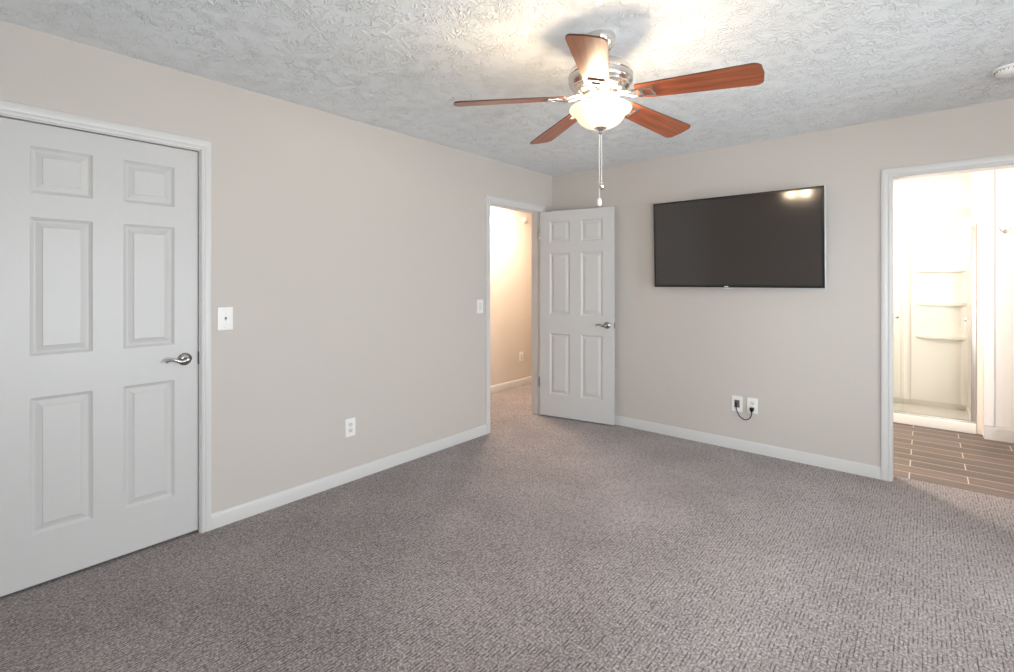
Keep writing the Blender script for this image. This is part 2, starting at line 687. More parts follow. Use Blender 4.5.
def baseboard(name, runs, prof=BASE):
    bm = bmesh.new()
    for p0, p1, out in runs:
        profile_run(bm, prof, p0, p1, out)
    return structure(finish(name, bm, M['trim'], smooth=50))


CW = 0.057                      # casing width
baseboard('baseboard_left', [
    ((0, CL1 + 0.005 + 0.049, 0), (0, HA0 - 0.005 - CW, 0), (1, 0, 0)),
    ((0, YB, 0), (0, CL0 - 0.005 - 0.049, 0), (1, 0, 0)),
    ((0, HA1 + 0.005 + CW, 0), (0, 0, 0), (1, 0, 0)),
])
baseboard('baseboard_back', [
    ((0.013, 0, 0), (BX0 - 0.005 - CW, 0, 0), (0, -1, 0)),
    ((BX1 + 0.005 + CW, 0, 0), (XR, 0, 0), (0, -1, 0)),
])
baseboard('baseboard_right', [((XR, YB, 0), (XR, -0.013, 0), (-1, 0, 0))])
baseboard('baseboard_front', [((0.013, YB, 0), (XR - 0.013, YB, 0), (0, 1, 0))])
baseboard('baseboard_hall', [((HALLX, YH0, 0), (HALLX, YH1, 0), (1, 0, 0))])
baseboard('baseboard_bathroom', [((BWX, 1.655, 0), (XR, 1.655, 0), (0, -1, 0))], BASE_B)

# casing profile: across width (a: 0 = inner edge) x thickness
CAS = [(0, 0), (0, 0.008), (0.004, 0.011), (0.016, 0.0125), (0.020, 0.0105), (0.026, 0.013), (0.050, 0.0145), (0.055, 0.0135), (0.057, 0.010), (0.057, 0)]


def door_trim(name, axis, a0, a1, face, out, back, both=True, stop=0.045, side=0.057):
    """jamb lining + casing. axis 'y': opening spans y in a wall of constant x = face (room side), out = +-1 to the room; back = other face"""
    bm = bmesh.new()

    def P(a, d, z):
        return (d, a, z) if axis == 'y' else (a, d, z)

    def bx(a_lo, a_hi, d0, d1, z0, z1, bv=0):
        p, q = P(a_lo, d0, z0), P(a_hi, d1, z1)
        lo = tuple(min(u, v) for u, v in zip(p, q))
        hi = tuple(max(u, v) for u, v in zip(p, q))
        box(bm, lo, hi, bv)
    f, k = face, back
    bx(a0 - JT, a0, f, k, 0, DH + JT)
    bx(a1, a1 + JT, f, k, 0, DH + JT)
    bx(a0, a1, f, k, DH, DH + JT)
    # stops
    if stop is not None:
        s0 = f - out * stop
        s1 = s0 - out * 0.035
        bx(a0, a0 + 0.011, s0, s1, 0, DH)
        bx(a1 - 0.011, a1, s0, s1, 0, DH)
        bx(a0 + 0.011, a1 - 0.011, s0, s1, DH - 0.011, DH)
    rv = 0.005
    ups = {'lo': P(-1, 0, 0), 'hi': P(1, 0, 0)}
    for fc, od in ((f, out), (k, -out)) if both else ((f, out),):
        o3 = P(0, od, 0)
        q = side / 0.057
        cs = [(a_ * q, t_) for a_, t_ in CAS]
        profile_run(bm, cs, P(a0 - rv, fc, 0), P(a0 - rv, fc, DH + rv), o3, ups['lo'], 0, 1 / q)
        profile_run(bm, cs, P(a1 + rv, fc, 0), P(a1 + rv, fc, DH + rv), o3, ups['hi'], 0, 1 / q)
        profile_run(bm, CAS, P(a0 - rv, fc, DH + rv), P(a1 + rv, fc, DH + rv), o3, (0, 0, 1), -q, q)
    return structure(finish(name, bm, M['trim'], smooth=35))


door_trim('trim_1', 'y', CL0, CL1, 0, 1, -T, stop=0.058, side=0.049)
door_trim('trim_2', 'y', HA0, HA1, 0, 1, -T, stop=0.040)
door_trim('trim_3', 'x', BX0, BX1, 0, -1, T, stop=None)

# narrow corner board beside the shower
bm = bmesh.new()
box(bm, (BWX, 1.640, 0.12), (BWX + 0.062, 1.655, H), 0.002)
structure(finish('trim_4', bm, M['bath_panel']))


# ------------------------------------------------------------------ six panel doors
DW, DT = 0.758, 0.035


def door_leaf_bm():
    """leaf in local space: x 0..DW, y -DT..0, z 0.014..DH-.004"""
    z0, z1 = 0.014, DH - 0.004
    xs = [0, 0.108, 0.321, 0.437, 0.650, DW]
    zs = [z0, 0.232, 0.833, 1.018, 1.625, 1.732, 1.936, z1]
    loops = [(0.0, 0.0), (0.003, 0.0035), (0.008, 0.0065), (0.014, 0.0100), (0.019, 0.0100), (0.041, 0.0035), (0.0425, 0.0012)]
    bm = bmesh.new()
    for side in (0, 1):
        yb = 0.0 if side == 0 else -DT
        sg = -1 if side == 0 else 1

        def V(x, z, d, cache={}):
            return bm.verts.new((x, yb + sg * d, z))
        for i in range(5):
            for j in range(7):
                xa, xb, za, zb = xs[i], xs[i + 1], zs[j], zs[j + 1]
                panel = i in (1, 3) and j in (1, 3, 5)
                if not panel:
                    bm.faces.new([V(xa, za, 0), V(xb, za, 0), V(xb, zb, 0), V(xa, zb, 0)])
                    continue
                prev = None
                for ins, dep in loops:
                    ring = [V(xa + ins, za + ins, dep), V(xb - ins, za + ins, dep), V(xb - ins, zb - ins, dep), V(xa + ins, zb - ins, dep)]
                    if prev:
                        for q in range(4):
                            w = (q + 1) % 4
                            bm.faces.new((prev[q], prev[w], ring[w], ring[q]))
                    prev = ring
                bm.faces.new(prev)
    for a, b_ in (((0, z0), (DW, z0)), ((DW, z0), (DW, z1)), ((DW, z1), (0, z1)), ((0, z1), (0, z0))):
        bm.faces.new([bm.verts.new((a[0], 0, a[1])), bm.verts.new((b_[0], 0, b_[1])), bm.verts.new((b_[0], -DT, b_[1])), bm.verts.new((a[0], -DT, a[1]))])
    bmesh.ops.remove_doubles(bm, verts=bm.verts, dist=0.00005)
    return bm


def lever(parent, side, proj=0.052):
    """lever handle near the free edge (x=DW); side 0 -> on y=0 face pointing +y, 1 -> on y=-DT face pointing -y"""
    s = 1 if side == 0 else -1
    y = 0.0 if side == 0 else -DT
    cx, cz = DW - 0.062, 0.936
    bm = bmesh.new()
    lathe(bm, [(0.033, y), (0.033, y + s * 0.004), (0.030, y + s * 0.008), (0.020, y + s * 0.011), (0.013, y + s * 0.014)], 32, (cx, 0, cz), 'y')
    ro = finish('rosette', bm, M['satin'], parent, smooth=40)
    bm = bmesh.new()
    lathe(bm, [(0.0125, y + s * 0.012), (0.0115, y + s * (proj - 0.012)), (0.013, y + s * (proj - 0.006)), (0.012, y + s * (proj + 0.004)), (0.007, y + s * (proj + 0.007))], 24, (cx, 0, cz), 'y')
    yy = y + s * (proj - 0.002)
    pts = spline([(cx + 0.003, yy, cz + 0.001), (cx - 0.020, yy + s * 0.002, cz - 0.005), (cx - 0.038, yy + s * 0.002, cz - 0.003), (cx - 0.058, yy - s * 0.001, cz + 0.006), (cx - 0.076, yy - s * 0.005, cz + 0.006), (cx - 0.096, yy - s * 0.010, cz - 0.004)], 6)
    nn = len(pts)
    rad = [0.0115 - 0.0065 * (i / (nn - 1)) for i in range(nn)]
    sweep(bm, pts, rad, 14, 0.62)
    finish('door_handle', bm, M['satin'], ro, smooth=50)


def build_door(name, loc, rotz, label, projs):
    d = thing(name, label, 'door', loc, (0, 0, rotz))
    leaf = finish('door_leaf', door_leaf_bm(), M['door'], d, smooth=None)
    for s in (0, 1):
        lever(d, s, projs[s])
    bm = bmesh.new()
    box(bm, (DW - 0.0005, -DT / 2 - 0.0125, 0.936 - 0.028), (DW + 0.0015, -DT / 2 + 0.0125, 0.936 + 0.028), 0.0005)
    box(bm, (DW + 0.001, -DT / 2 - 0.007, 0.936 - 0.008), (DW + 0.0035, -DT / 2 + 0.007, 0.936 + 0.008), 0.001)
    finish('latch_plate', bm, M['satin'], d)
    return d


# closed closet door: hinge at y=CL0, leaf face recessed 18 mm into the left wall; local x -> +y, local y=-DT face -> room (+x)
d1 = build_door('door_1', (-0.018 - DT, CL0 + 0.004, 0), R(90), 'white six-panel closet door, closed, with a satin nickel lever handle, in the wall opposite the TV\'s left', (0.045, 0.052))
d1['label'] = 'closed white six-panel door with curved nickel lever beside the toggle switch'
# open hall door: hinge at y=HA1, opened about 100 degrees towards the far wall
OPEN = R(10.6)
d2 = build_door('door_2', (0.006, HA1 + 0.0, 0), OPEN, 'white six-panel hall door standing wide open into the corner beside the doorway', (0.034, 0.052))
for d in (d1, d2):
    d['kind'] = 'structure'
# hinges on the open door
for hz in (0.34, 1.815):
    bm = bmesh.new()
    lathe(bm, [(0.0065, hz - 0.045), (0.0065, hz + 0.045)], 12, (-0.002, -DT - 0.0045, 0))
    lathe(bm, [(0.004, hz + 0.045), (0.0055, hz + 0.05), (0.003, hz + 0.054)], 12, (-0.002, -DT - 0.0045, 0))
    box(bm, (-0.0022, -DT, hz - 0.044), (-0.0002, -0.003, hz + 0.044))
    finish('hinge', bm, M['satin'], d2, smooth=40)
# strike plates on the jambs
for nm, y, nrm, z, lab in (('strike_plate', CL1, -1, 0.936, 'dark metal strike plate on the jamb of the closed door'),
                           ('strike_plate', HA0, 1, 0.936, 'small metal strike plate on the left jamb of the hall doorway')):
    bm = bmesh.new()
    y0, y1 = sorted((y, y + nrm * 0.0025))
    if nrm < 0:
        box(bm, (-0.040, y0, z - 0.034), (-0.001, y1, z + 0.034), 0.0006)
    else:
        box(bm, (-0.038, y0, z - 0.034), (0.001, y1 + 0.001, z + 0.034), 0.0006)
    o = finish(nm, bm, M['dark_metal'] if nrm < 0 else M['satin'])
    o['label'], o['category'] = lab, 'strike plate'


# ------------------------------------------------------------------ wall plates
def plate_bm(w=0.076, h=0.120, t=0.006):
    """plate standing in local xz, back at y=0, front towards -y"""
    bm = bmesh.new()
    box(bm, (-w / 2, -t, -h / 2), (w / 2, 0, h / 2), 0.0022)
    return bm


def rounded_rect(w, h, r, n=5):
    out = []
    for cx, cy, a0 in ((w / 2 - r, h / 2 - r, 0), (-w / 2 + r, h / 2 - r, 90), (-w / 2 + r, -h / 2 + r, 180), (w / 2 - r, -h / 2 + r, 270)):
        for i in range(n + 1):
            a = R(a0 + 90 * i / n)
            out.append((cx + r * math.cos(a), cy + r * math.sin(a)))
    return out


XZ = Matrix.Rotation(R(90), 4, 'X')     # local xy -> xz, +z -> -y


def screw(parent, x, z, y):
    bm = bmesh.new()
    lathe(bm, [(0.0032, y), (0.0030, y - 0.0012), (0.0018, y - 0.0016)], 14, (x, 0, z), 'y')
    finish('screw', bm, M['plate_in'], parent, smooth=40)


def outlet(loc, rz, label, group=None):
    t = thing('wall_outlet', label, 'outlet', loc, (0, 0, rz), group)
    finish('cover_plate', plate_bm(), M['plate'], t, smooth=35)
    for dz in (0.0195, -0.0195):
        bm = bmesh.new()
        prism(bm, rounded_rect(0.034, 0.029, 0.011), 0.005, 0.0085, XZ)
        rc = finish('receptacle', bm, M['plate_in'], t)
        rc.location = (0, 0, dz)
        bm = bmesh.new()
        for sx, hh in ((-0.0065, 0.008), (0.0065, 0.0065)):
            box(bm, (sx - 0.0012, -0.0091, -hh / 2 + 0.003), (sx + 0.0012, -0.0080, hh / 2 + 0.003))
        lathe(bm, [(0.0026, -0.0080), (0.0026, -0.0091)], 12, (0, 0, -0.0075), 'y')
        finish('socket_slots', bm, M['slot'], rc)
    screw(t, 0, 0, -0.006)
    return t


def toggle_switch(loc, rz, label):
    t = thing('light_switch', label, 'light switch', loc, (0, 0, rz))
    finish('cover_plate', plate_bm(0.078, 0.126), M['plate'], t, smooth=35)
    bm = bmesh.new()
    box(bm, (0.006, -0.0095, -0.034), (0.022, -0.005, 0.034), 0.0015)
    finish('slide_dimmer', bm, M['plate'], t)
    bm = bmesh.new()
    box(bm, (-0.0055, -0.0072, -0.0125), (0.0055, -0.0055, 0.0125), 0.0006)
    finish('toggle_slot', bm, M['plate_in'], t)
    bm = bmesh.new()
    prism(bm, [(-0.0036, -0.004), (0.0036, -0.004), (0.0030, 0.008), (-0.0030, 0.008)], 0.006, 0.015, XZ)
    tg = finish('toggle', bm, M['grey_in'], t)
    tg['label'] = 'small dark toggle lever'
    screw(t, -0.004, 0.048, -0.006)
    screw(t, -0.004, -0.048, -0.006)
    return t


def rocker_switch(loc, rz, label):
    t = thing('light_switch', label, 'light switch', loc, (0, 0, rz))
    finish('cover_plate', plate_bm(0.074, 0.118), M['plate'], t, smooth=35)
    bm = bmesh.new()
    prism(bm, [(-0.033, 0.0058), (0.033, 0.0058), (0.033, 0.0068), (0.0, 0.0082), (-0.033, 0.0105)], -0.0165, 0.0165,
          Matrix(((0, 0, 1, 0), (0, -1, 0, 0), (1, 0, 0, 0), (0, 0, 0, 1))))
    finish('rocker', bm, M['plate_in'], t)
    screw(t, 0, 0.048, -0.006)
    screw(t, 0, -0.048, -0.006)
    return t


RZ_L = R(90)                    # plates on the left wall face +x
toggle_switch((0, -3.134, 1.139), RZ_L, 'white switch plate with small toggle on the wall beside the closed door')
rocker_switch((0, -1.090, 1.128), RZ_L, 'white switch plate on the wall just before the open hall doorway')
outlet((0, -2.357, 0.362), RZ_L, 'white duplex outlet low on the wall between the closed door and the hall doorway')
outlet((HALLX, 0.785, 0.372), RZ_L, 'white outlet low on the hall wall seen through the doorway')
pw = outlet((1.920, 0, 0.368), 0, 'white outlet under the TV with a black plug in its lower socket')

# recessed cable plate to the left of the power outlet
cp = thing('cable_wall_plate', 'white wall plate with a dark grey opening that a cable leaves, under the TV', 'wall plate', (1.806, 0, 0.366))
bm = bmesh.new()
for lo, hi in (((-0.039, -0.006, -0.061), (-0.020, 0, 0.061)), ((0.020, -0.006, -0.061), (0.039, 0, 0.061)),
               ((-0.020, -0.006, 0.030), (0.020, 0, 0.061)), ((-0.020, -0.006, -0.061), (0.020, 0, -0.030))):
    box(bm, lo, hi)
finish('cover_plate', bm, M['plate'], cp)
bm = bmesh.new()
box(bm, (-0.020, -0.002, -0.030), (0.020, 0, 0.030))
finish('cable_opening', bm, M['grey_in'], cp)
bm = bmesh.new()
prism(bm, [(-0.014, -0.028), (0.002, -0.028), (0.000, 0.010), (-0.012, 0.018)], 0.003, 0.012, XZ)
finish('cable_clamp', bm, M['black'], cp)

# cord with plug hanging in a loop between the two plates
pc = thing('power_cord', 'short dark power cord looping between the two wall plates under the TV', 'cord', (1.920, 0, 0.330))
bm = bmesh.new()
prism(bm, [(-0.013, 0.016), (0.013, 0.016), (0.015, 0.010), (0.013, -0.004), (0.006, -0.020), (-0.006, -0.020), (-0.013, -0.004), (-0.015, 0.010)], 0.009, 0.034, XZ)
bmesh.ops.bevel(bm, geom=list(bm.edges), offset=0.002, segments=2, affect='EDGES')
finish('plug', bm, M['black'], pc, loc=(0, 0, 0.010))
bm = bmesh.new()
pts = spline([(0.0, -0.022, -0.010), (-0.002, -0.026, -0.034), (-0.018, -0.030, -0.062), (-0.050, -0.028, -0.076), (-0.086, -0.022, -0.058), (-0.110, -0.017, -0.022), (-0.119, -0.012, 0.016), (-0.120, -0.009, 0.040)], 8)
sweep(bm, pts, 0.0036, 10)
finish('cable', bm, M['cable'], pc, smooth=60)

# ------------------------------------------------------------------ television
TW, THH = 1.260, 0.720
TVX, TVZ = 1.787, 1.657
tv = thing('television', 'large black flat-screen TV mounted on the far wall', 'television', (TVX, -0.112, TVZ), (R(2.2), 0, R(-0.9)))
# local: screen faces -y
bm = bmesh.new()
box(bm, (-TW / 2 - 0.004, -0.006, -THH / 2 - 0.005), (TW / 2 + 0.004, 0.040, THH / 2 + 0.004), 0.003)
box(bm, (-TW / 2 + 0.10, 0.038, -THH / 2 + 0.04), (TW / 2 - 0.10, 0.070, THH / 2 - 0.22), 0.008)
finish('back_housing', bm, M['silver'], tv, smooth=35)
bm = bmesh.new()
bz = 0.014
for lo, hi in (((-TW / 2, -0.010, -THH / 2), (-TW / 2 + bz, -0.0045, THH / 2)), ((TW / 2 - bz, -0.010, -THH / 2), (TW / 2, -0.0045, THH / 2)),
               ((-TW / 2 + bz, -0.010, THH / 2 - bz), (TW / 2 - bz, -0.0045, THH / 2)), ((-TW / 2 + bz, -0.010, -THH / 2), (TW / 2 - bz, -0.0045, -THH / 2 + 0.016))):
    box(bm, lo, hi, 0.001)
finish('bezel', bm, M['black'], tv)
bm = bmesh.new()
box(bm, (-TW / 2 + bz, -0.0075, -THH / 2 + 0.016), (TW / 2 - bz, -0.0055, THH / 2 - bz))
finish('screen', bm, M['screen'], tv)
bm = bmesh.new()
prism(bm, rounded_rect(0.030, 0.008, 0.0039), 0.010, 0.0108, XZ)
lg = finish('badge', bm, M['plate'], tv, loc=(-0.032, 0, -THH / 2 + 0.008))
lg['label'] = 'tiny pale badge on the lower bezel'
bm = bmesh.new()
prism(bm, [(-0.045, 0), (0.045, 0), (0.028, -0.012), (-0.028, -0.012)], -0.006, 0.010, XZ)
finish('sensor_lip', bm, M['silver'], tv, loc=(-0.020, 0, -THH / 2))
bm = bmesh.new()
box(bm, (-0.22, 0.069, -0.16), (0.22, 0.078, 0.12), 0.002)
for x in (-0.15, 0.15):
    box(bm, (x - 0.02, 0.076, -0.15), (x + 0.02, 0.1015, 0.10), 0.002)
finish('wall_bracket', bm, M['dark_metal'], tv)

# ------------------------------------------------------------------ ceiling fan
FX, FY = 1.846, -2.250
fan = thing('ceiling_fan', 'ceiling fan with five cherry-brown blades, brushed nickel motor and lit glass bowl', 'ceiling fan', (FX, FY, H))


def fz(z):
    return z - H


bm = bmesh.new()
lathe(bm, [(0.066, 0.0), (0.067, -0.006), (0.066, -0.016), (0.060, -0.040), (0.045, -0.062), (0.030, -0.074), (0.020, -0.078)], 48)
finish('canopy', bm, M['nickel'], fan, smooth=35)
bm = bmesh.new()
lathe(bm, [(0.0135, fz(2.375)), (0.0135, fz(2.30))], 24)
lathe(bm, [(0.016, fz(2.368)), (0.024, fz(2.362)), (0.026, fz(2.350)), (0.020, fz(2.342)), (0.015, fz(2.338))], 28)
finish('downrod', bm, M['nickel'], fan, smooth=35)
bm = bmesh.new()
lathe(bm, [(0.016, fz(2.334)), (0.040, fz(2.328)), (0.086, fz(2.318)), (0.104, fz(2.310)), (0.108, fz(2.304)), (0.118, fz(2.300)), (0.134, fz(2.288)),
           (0.141, fz(2.270)), (0.142, fz(2.262)), (0.139, fz(2.258)), (0.142, fz(2.254)), (0.142, fz(2.236)), (0.138, fz(2.226)), (0.131, fz(2.220)),
           (0.127, fz(2.214)), (0.127, fz(2.208)), (0.119, fz(2.200)), (0.110, fz(2.194)), (0.108, fz(2.188)), (0.098, fz(2.182)), (0.080, fz(2.178))], 64)
finish('motor_housing', bm, M['nickel'], fan, smooth=30)
bm = bmesh.new()
lathe(bm, [(0.083, fz(2.180)), (0.085, fz(2.176)), (0.085, fz(2.164)), (0.078, fz(2.160))], 48)
finish('flywheel', bm, M['nickel'], fan, smooth=30)
bm = bmesh.new()
lathe(bm, [(0.060, fz(2.161)), (0.062, fz(2.146)), (0.056, fz(2.140)), (0.040, fz(2.134)), (0.036, fz(2.122)), (0.020, fz(2.118))], 40)
lathe(bm, [(0.010, fz(2.122)), (0.010, fz(2.030))], 16)
finish('light_kit', bm, M['nickel'], fan, smooth=30)

# glass bowl, open at the top
prof = [(0.130, 2.121), (0.136, 2.118), (0.138, 2.112), (0.135, 2.106), (0.126, 2.102), (0.117, 2.096), (0.111, 2.087), (0.103, 2.073), (0.091, 2.057), (0.073, 2.044), (0.052, 2.035), (0.030, 2.030), (0.011, 2.029)]
inner = [(max(r - 0.004, 0.011), z + 0.003) for r, z in reversed(prof)]
bm = bmesh.new()
lathe(bm, [(r, fz(z)) for r, z in prof + inner[:-1]] + [(0.128, fz(2.122))], 64, cap=False)
finish('light_bowl', bm, M['bowl'], fan, smooth=40)
bm = bmesh.new()
lathe(bm, [(0.008, fz(2.040)), (0.030, fz(2.034)), (0.030, fz(2.031)), (0.022, fz(2.027)), (0.012, fz(2.020)), (0.007, fz(2.014)), (0.010, fz(2.008)), (0.006, fz(2.002)), (0.002, fz(2.000))], 32)
finish('finial', bm, M['nickel'], fan, smooth=40)

# bulbs: three small lamps standing in the bowl
for k in range(3):
    a = R(40 + 120 * k)
    bx_, by_ = 0.068 * math.cos(a), 0.068 * math.sin(a)
    bm = bmesh.new()
    lathe(bm, [(0.006, fz(2.066)), (0.014, fz(2.072)), (0.018, fz(2.084)), (0.017, fz(2.096)), (0.011, fz(2.104)), (0.003, fz(2.107))], 20, (bx_, by_, 0))
    finish('bulb', bm, mat_glow('lit_bulb', (1.0, 0.82, 0.58), 2.0) if k == 0 else bpy.data.materials['lit_bulb'], fan, smooth=60)
    ld = bpy.data.lights.new('bulb_light', 'POINT')
    ld.energy = 5.3
    ld.color = (1.0, 0.78, 0.53)
    ld.shadow_soft_size = 0.034
    lo = bpy.data.objects.new('bulb_light', ld)
    lo.parent = fan
    lo.location = (0.085 * math.cos(a), 0.085 * math.sin(a), fz(2.126))
    COL.objects.link(lo)

# blades
BZ = 2.160
r0, r1 = 0.165, 0.660


def blade_outline():
    w0, w1 = 0.052, 0.071
    pts = []

    def arc(cx, cy, r, a0, a1, n):
        for i in range(n + 1):
            a = R(a0 + (a1 - a0) * i / n)
            pts.append((cx + r * math.cos(a), cy + r * math.sin(a)))
    arc(r0 + 0.012, -w0 + 0.012, 0.012, 180, 270, 4)
    # outer end: rounded corners joined by a slightly bowed tip
    arc(r1 - 0.042, -w1 + 0.034, 0.034, -93, -22, 8)
    for i in range(1, 6):
        t = -1 + 2 * i / 6
        pts.append((r1 - 0.0 + 0.004 * (1 - t * t) - 0.009, t * (w1 - 0.047)))
    arc(r1 - 0.042, w1 - 0.034, 0.034, 22, 93, 8)
    arc(r0 + 0.012, w0 - 0.012, 0.012, 90, 180, 4)
    return pts


CAM_YAW = 40.37
sag = [0.032, 0.024, 0.024, 0.034, 0.029]
for k in range(5):
    az = R(-32.9 + 72 * k + CAM_YAW)
    s = math.atan2(sag[k], 0.47)
    base = Matrix.Rotation(az, 4, 'Z')
    # droop about the blade root, then pitch about the blade axis
    root = Matrix.Translation((r0, 0, fz(BZ))) @ Matrix.Rotation(s, 4, 'Y') @ Matrix.Rotation(R(-12.5), 4, 'X') @ Matrix.Translation((-r0, 0, 0))
    bm = bmesh.new()
    prism(bm, blade_outline(), -0.003, 0.003)
    for f_ in bm.faces:
        f_.material_index = 0 if len(f_.verts) > 4 else 1
    bl = finish('blade', bm, [M['wood'], M['wood_edge']], fan)
    bl.matrix_local = base @ root
    # blade iron: two curved rails from the flywheel and a screwed end plate under the blade
    bm = bmesh.new()
    for sd in (-1, 1):
        pts = spline([(0.070, sd * 0.010, fz(2.170)), (0.100, sd * 0.018, fz(2.168)), (0.135, sd * 0.026, fz(2.157)), (0.165, sd * 0.026, fz(BZ) - 0.007 - sd * 0.0056), (0.185, sd * 0.026, fz(BZ) - 0.008 - sd * 0.0056)], 6)
        sweep(bm, pts, 0.0048, 10, 1.7)
    mt = root
    box(bm, (0.178, -0.035, -0.0095), (0.196, 0.035, -0.0032), 0.001, mt)
    box(bm, (0.196, -0.035, -0.0085), (0.232, -0.021, -0.0032), 0.001, mt)
    box(bm, (0.196, 0.021, -0.0085), (0.232, 0.035, -0.0032), 0.001, mt)
    box(bm, (0.232, -0.035, -0.0085), (0.243, 0.035, -0.0032), 0.001, mt)
    ir = finish('blade_iron', bm, M['nickel'], fan, smooth=40)
    ir.matrix_local = base

# pull chains
Rc = (math.cos(R(CAM_YAW)), math.sin(R(CAM_YAW)))


def chain(dx, z_top, z_bot):
    bm = bmesh.new()
    prof_ = []
    z = z_top
    while z > z_bot:
        prof_ += [(0.0009, z), (0.0024, z - 0.0016), (0.0024, z - 0.0032), (0.0009, z - 0.0046)]
        z -= 0.0052
    lathe(bm, [(r, fz(q)) for r, q in prof_], 8, (dx * Rc[0], dx * Rc[1], 0))
    return finish('pull_chain', bm, M['chain'], fan, smooth=60)


c1 = chain(0.0055, 2.010, 1.790)
bm = bmesh.new()
lathe(bm, [(0.002, fz(1.791)), (0.009, fz(1.786)), (0.0135, fz(1.776)), (0.0135, fz(1.768)), (0.008, fz(1.757)), (0.002, fz(1.752))], 20, (0.0055 * Rc[0], 0.0055 * Rc[1], 0))
finish('chain_pull', bm, M['nickel'], c1, smooth=60)
c2 = chain(-0.0050, 2.010, 1.716)
bm = bmesh.new()
lathe(bm, [(0.002, fz(1.718)), (0.009, fz(1.714)), (0.011, fz(1.700)), (0.011, fz(1.690)), (0.007, fz(1.684)), (0.002, fz(1.682))], 20, (-0.0050 * Rc[0], -0.0050 * Rc[1], 0))
finish('chain_pull', bm, M['fob'], c2, smooth=60)

# ------------------------------------------------------------------ smoke detector on the ceiling
sd = thing('smoke_detector', 'round white smoke detector on the ceiling above the bathroom doorway', 'smoke detector', (3.292, -0.600, H))
bm = bmesh.new()
lathe(bm, [(0.072, 0.0), (0.073, -0.006), (0.071, -0.010)], 48)
finish('mounting_plate', bm, M['plate'], sd, smooth=40)
bm = bmesh.new()
lathe(bm, [(0.060, -0.009), (0.064, -0.013), (0.062, -0.022), (0.052, -0.034), (0.030, -0.038), (0.006, -0.039)], 48)
finish('detector_cover', bm, M['plate'], sd, smooth=40)
bm = bmesh.new()
for k in range(24):
    a = 2 * PI * k / 24
    box(bm, (-0.004, -0.0012, -0.020), (0.004, 0.0012, -0.013), 0, Matrix.Rotation(a, 4, 'Z') @ Matrix.Translation((0.0615, 0, 0)))
finish('vent_slots', bm, M['grey_in'], sd)

# small fixture high on the hall wall
hc = thing('wall_chime', 'small round white fixture high on the hall wall seen through the doorway', 'chime', (HALLX, 0.845, 2.150))
bm = bmesh.new()
lathe(bm, [(0.036, 0.0), (0.037, 0.010), (0.031, 0.020), (0.018, 0.026), (0.005, 0.027)], 32, (0, 0, 0), 'x')
finish('chime_cover', bm, M['bath_wall'], hc, smooth=40)
bm = bmesh.new()
lathe(bm, [(0.013, 0.025), (0.012, 0.030), (0.004, 0.031)], 24, (0, 0, 0), 'x')
finish('chime_button', bm, M['plate_in'], hc, smooth=40)

# lamps of hall and bathroom (out of sight above the doorways)
hl = thing('ceiling_light', 'small round lit ceiling light in the hall', 'ceiling light', (-0.72, 0.10, H))
bm = bmesh.new()
lathe(bm, [(0.150, 0.0), (0.152, -0.012), (0.146, -0.020)], 40)
finish('lamp_base', bm, M['nickel'], hl, smooth=40)
bm = bmesh.new()
lathe(bm, [(0.140, -0.018), (0.130, -0.035), (0.09, -0.050), (0.02, -0.056)], 40)
finish('lamp_shade', bm, M['hallglow'], hl, smooth=40)
bl_ = thing('vanity_light', 'lit round glass wall light in the bathroom', 'wall light', (1.90, 0.78, 1.68))
bm = bmesh.new()
lathe(bm, [(0.060, 0.0), (0.061, 0.012), (0.050, 0.020), (0.018, 0.024), (0.018, 0.050)], 32, (0, 0, 0), 'x')
finish('lamp_base', bm, M['chrome'], bl_, smooth=40)
bm = bmesh.new()
lathe(bm, [(0.030, 0.045), (0.060, 0.065), (0.072, 0.100), (0.062, 0.135), (0.035, 0.155), (0.004, 0.162)], 32, (0, 0, 0), 'x')
finish('lamp_shade', bm, M['bathglow'], bl_, smooth=40)

sl = thing('added_shower_light', 'unseen round recessed light added above the shower', 'ceiling light', (2.72, 2.15, H))  # unseen fitting, added to go with the shower fill light
bm = bmesh.new()
lathe(bm, [(0.070, 0.0), (0.085, 0.0), (0.086, -0.006), (0.070, -0.012)], 32, cap=False)
finish('trim_ring', bm, M['plate'], sl, smooth=40)
bm = bmesh.new()
lathe(bm, [(0.070, -0.001), (0.068, -0.006), (0.02, -0.008)], 32)
finish('lens', bm, M['bathglow'], sl, smooth=40)

# ------------------------------------------------------------------ shower
# pan with curb
pan = thing('shower_pan', 'white acrylic shower pan with a low curb at the end of the bathroom', 'shower pan', ((SX0 + SX1) / 2, YS, 0))
pw2 = (SX1 - SX0) / 2 - 0.002
bm = bmesh.new()
box(bm, (-pw2, -0.035, 0), (pw2, 0.055, 0.088), 0.012)
box(bm, (-pw2, 0.05, 0), (pw2, YSB - YS - 0.012, 0.035), 0.002)
box(bm, (-pw2, 0.05, 0.03), (-pw2 + 0.03, YSB - YS - 0.012, 0.088), 0.008)
box(bm, (pw2 - 0.03, 0.05, 0.03), (pw2, YSB - YS - 0.012, 0.088), 0.008)
finish('pan_shell', bm, M['acrylic'], pan, smooth=40)
bm = bmesh.new()
lathe(bm, [(0.055, 0.035), (0.055, 0.040), (0.045, 0.041), (0.004, 0.039)], 32, (0.055, 0.33, 0))
finish('drain', bm, M['chrome'], pan, smooth=40)

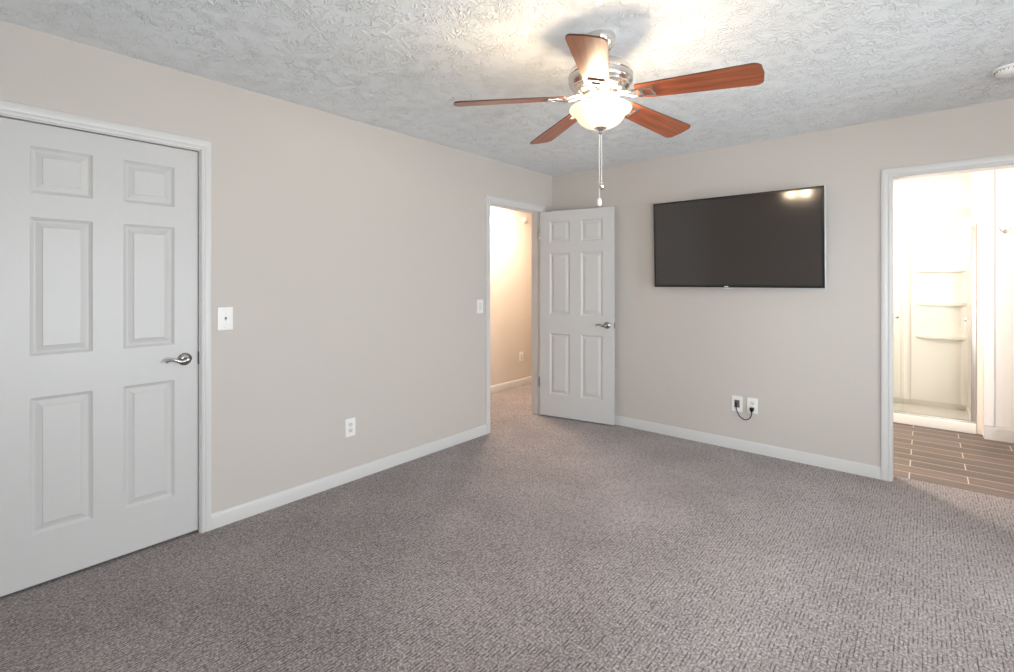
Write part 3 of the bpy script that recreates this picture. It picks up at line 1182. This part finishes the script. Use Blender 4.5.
# surround: back panels, side panels, moulded shelves
sr = thing('shower_surround', 'glossy cream acrylic shower surround with three moulded corner shelves', 'shower surround', ((SX0 + SX1) / 2, YSB, 0.09))
ZT = 1.95 - 0.09
bm = bmesh.new()
box(bm, (-pw2, -0.020, 0), (pw2, -0.002, ZT), 0.003)
box(bm, (-pw2, -(YSB - YS) + 0.045, 0), (-pw2 + 0.018, -0.020, ZT), 0.003)
box(bm, (pw2 - 0.018, -(YSB - YS) + 0.045, 0), (pw2, -0.020, ZT), 0.003)
box(bm, (-pw2 + 0.018, -0.032, 0), (-0.03, -0.020, ZT - 0.05), 0.006)
box(bm, (-pw2 + 0.018, -0.045, ZT - 0.05), (pw2 - 0.018, -0.020, ZT), 0.008)
# rounded vertical columns of the moulding
for x, rr in ((0.075, 0.045), (-0.13, 0.035), (pw2 - 0.035, 0.035)):
    lathe(bm, [(rr, 0.0), (rr, ZT - 0.05)], 32, (x, -0.018, 0))
finish('surround_shell', bm, M['acrylic'], sr, smooth=40)
for z in (1.47, 1.127, 0.785):
    bm = bmesh.new()
    out = [(0.155, -0.018)]
    for i in range(17):
        t = i / 16
        out.append((0.155 + 0.40 * t, -0.020 - 0.11 * math.sin(PI * min(1, t * 0.95 + 0.02)) ** 0.6))
    out.append((0.56, -0.018))
    prism(bm, out, -0.026, 0.0)
    bmesh.ops.bevel(bm, geom=[e for e in bm.edges if abs(e.verts[0].co.z - e.verts[1].co.z) < 1e-6], offset=0.006, segments=2, affect='EDGES')
    finish('corner_shelf', bm, M['acrylic'], sr, smooth=50, loc=(0, 0, z - 0.09))

# sliding glass door with tracks
gd = thing('shower_door', 'clear sliding glass shower door with metal tracks and knobs', 'shower door', ((SX0 + SX1) / 2, YS, 0.088))
bm = bmesh.new()
box(bm, (-pw2, -0.020, 1.757), (pw2, 0.040, 1.825), 0.006)
finish('header_track', bm, M['acrylic'], gd, smooth=40)
bm = bmesh.new()
box(bm, (-pw2, -0.016, 1.748), (pw2, 0.036, 1.757))
box(bm, (-pw2, -0.018, 0.0), (pw2, 0.038, 0.014), 0.003)
finish('track_rail', bm, M['alu'], gd, smooth=40)
for sx in (-1, 1):
    bm = bmesh.new()
    a, b_ = sorted((sx * (pw2 - 0.034), sx * pw2))
    box(bm, (a, -0.018, 0.014), (b_, 0.038, 1.748), 0.003)
    finish('wall_jamb', bm, M['alu'], gd, smooth=40)
for (x0, x1), y in (((-pw2 + 0.036, 0.08), 0.026), ((-0.06, pw2 - 0.036), -0.004)):
    bm = bmesh.new()
    box(bm, (x0, y - 0.003, 0.016), (x1, y + 0.003, 1.745))
    gp = finish('glass_panel', bm, M['glass'], gd)
    bm = bmesh.new()
    kx = x0 + 0.045 if x0 > -0.3 else x1 - 0.05
    for kk in ((kx,) if y > 0 else (x0 + 0.05, x1 - 0.03)):
        lathe(bm, [(0.006, y - 0.004), (0.013, y - 0.010), (0.013, y - 0.022), (0.008, y - 0.026)], 20, (kk, 0, 0.915), 'y')
    finish('knob', bm, M['chrome'], gp, smooth=40)

# robe hook on the panelled wall
rh = thing('robe_hook', 'small chrome double robe hook on the white bathroom wall', 'hook', (3.462, 1.648, 1.765))
bm = bmesh.new()
lathe(bm, [(0.017, 0.0), (0.017, -0.005), (0.012, -0.009)], 24, (0, 0, 0), 'y')
finish('hook_plate', bm, M['chrome'], rh, smooth=40)
bm = bmesh.new()
for s in (-1, 1):
    sweep(bm, spline([(0, -0.006, -0.004), (s * 0.010, -0.022, -0.010), (s * 0.024, -0.034, 0.006), (s * 0.034, -0.040, 0.026)], 6), [0.0045] * 18 + [0.006], 10)
finish('hook_prong', bm, M['chrome'], rh, smooth=60)
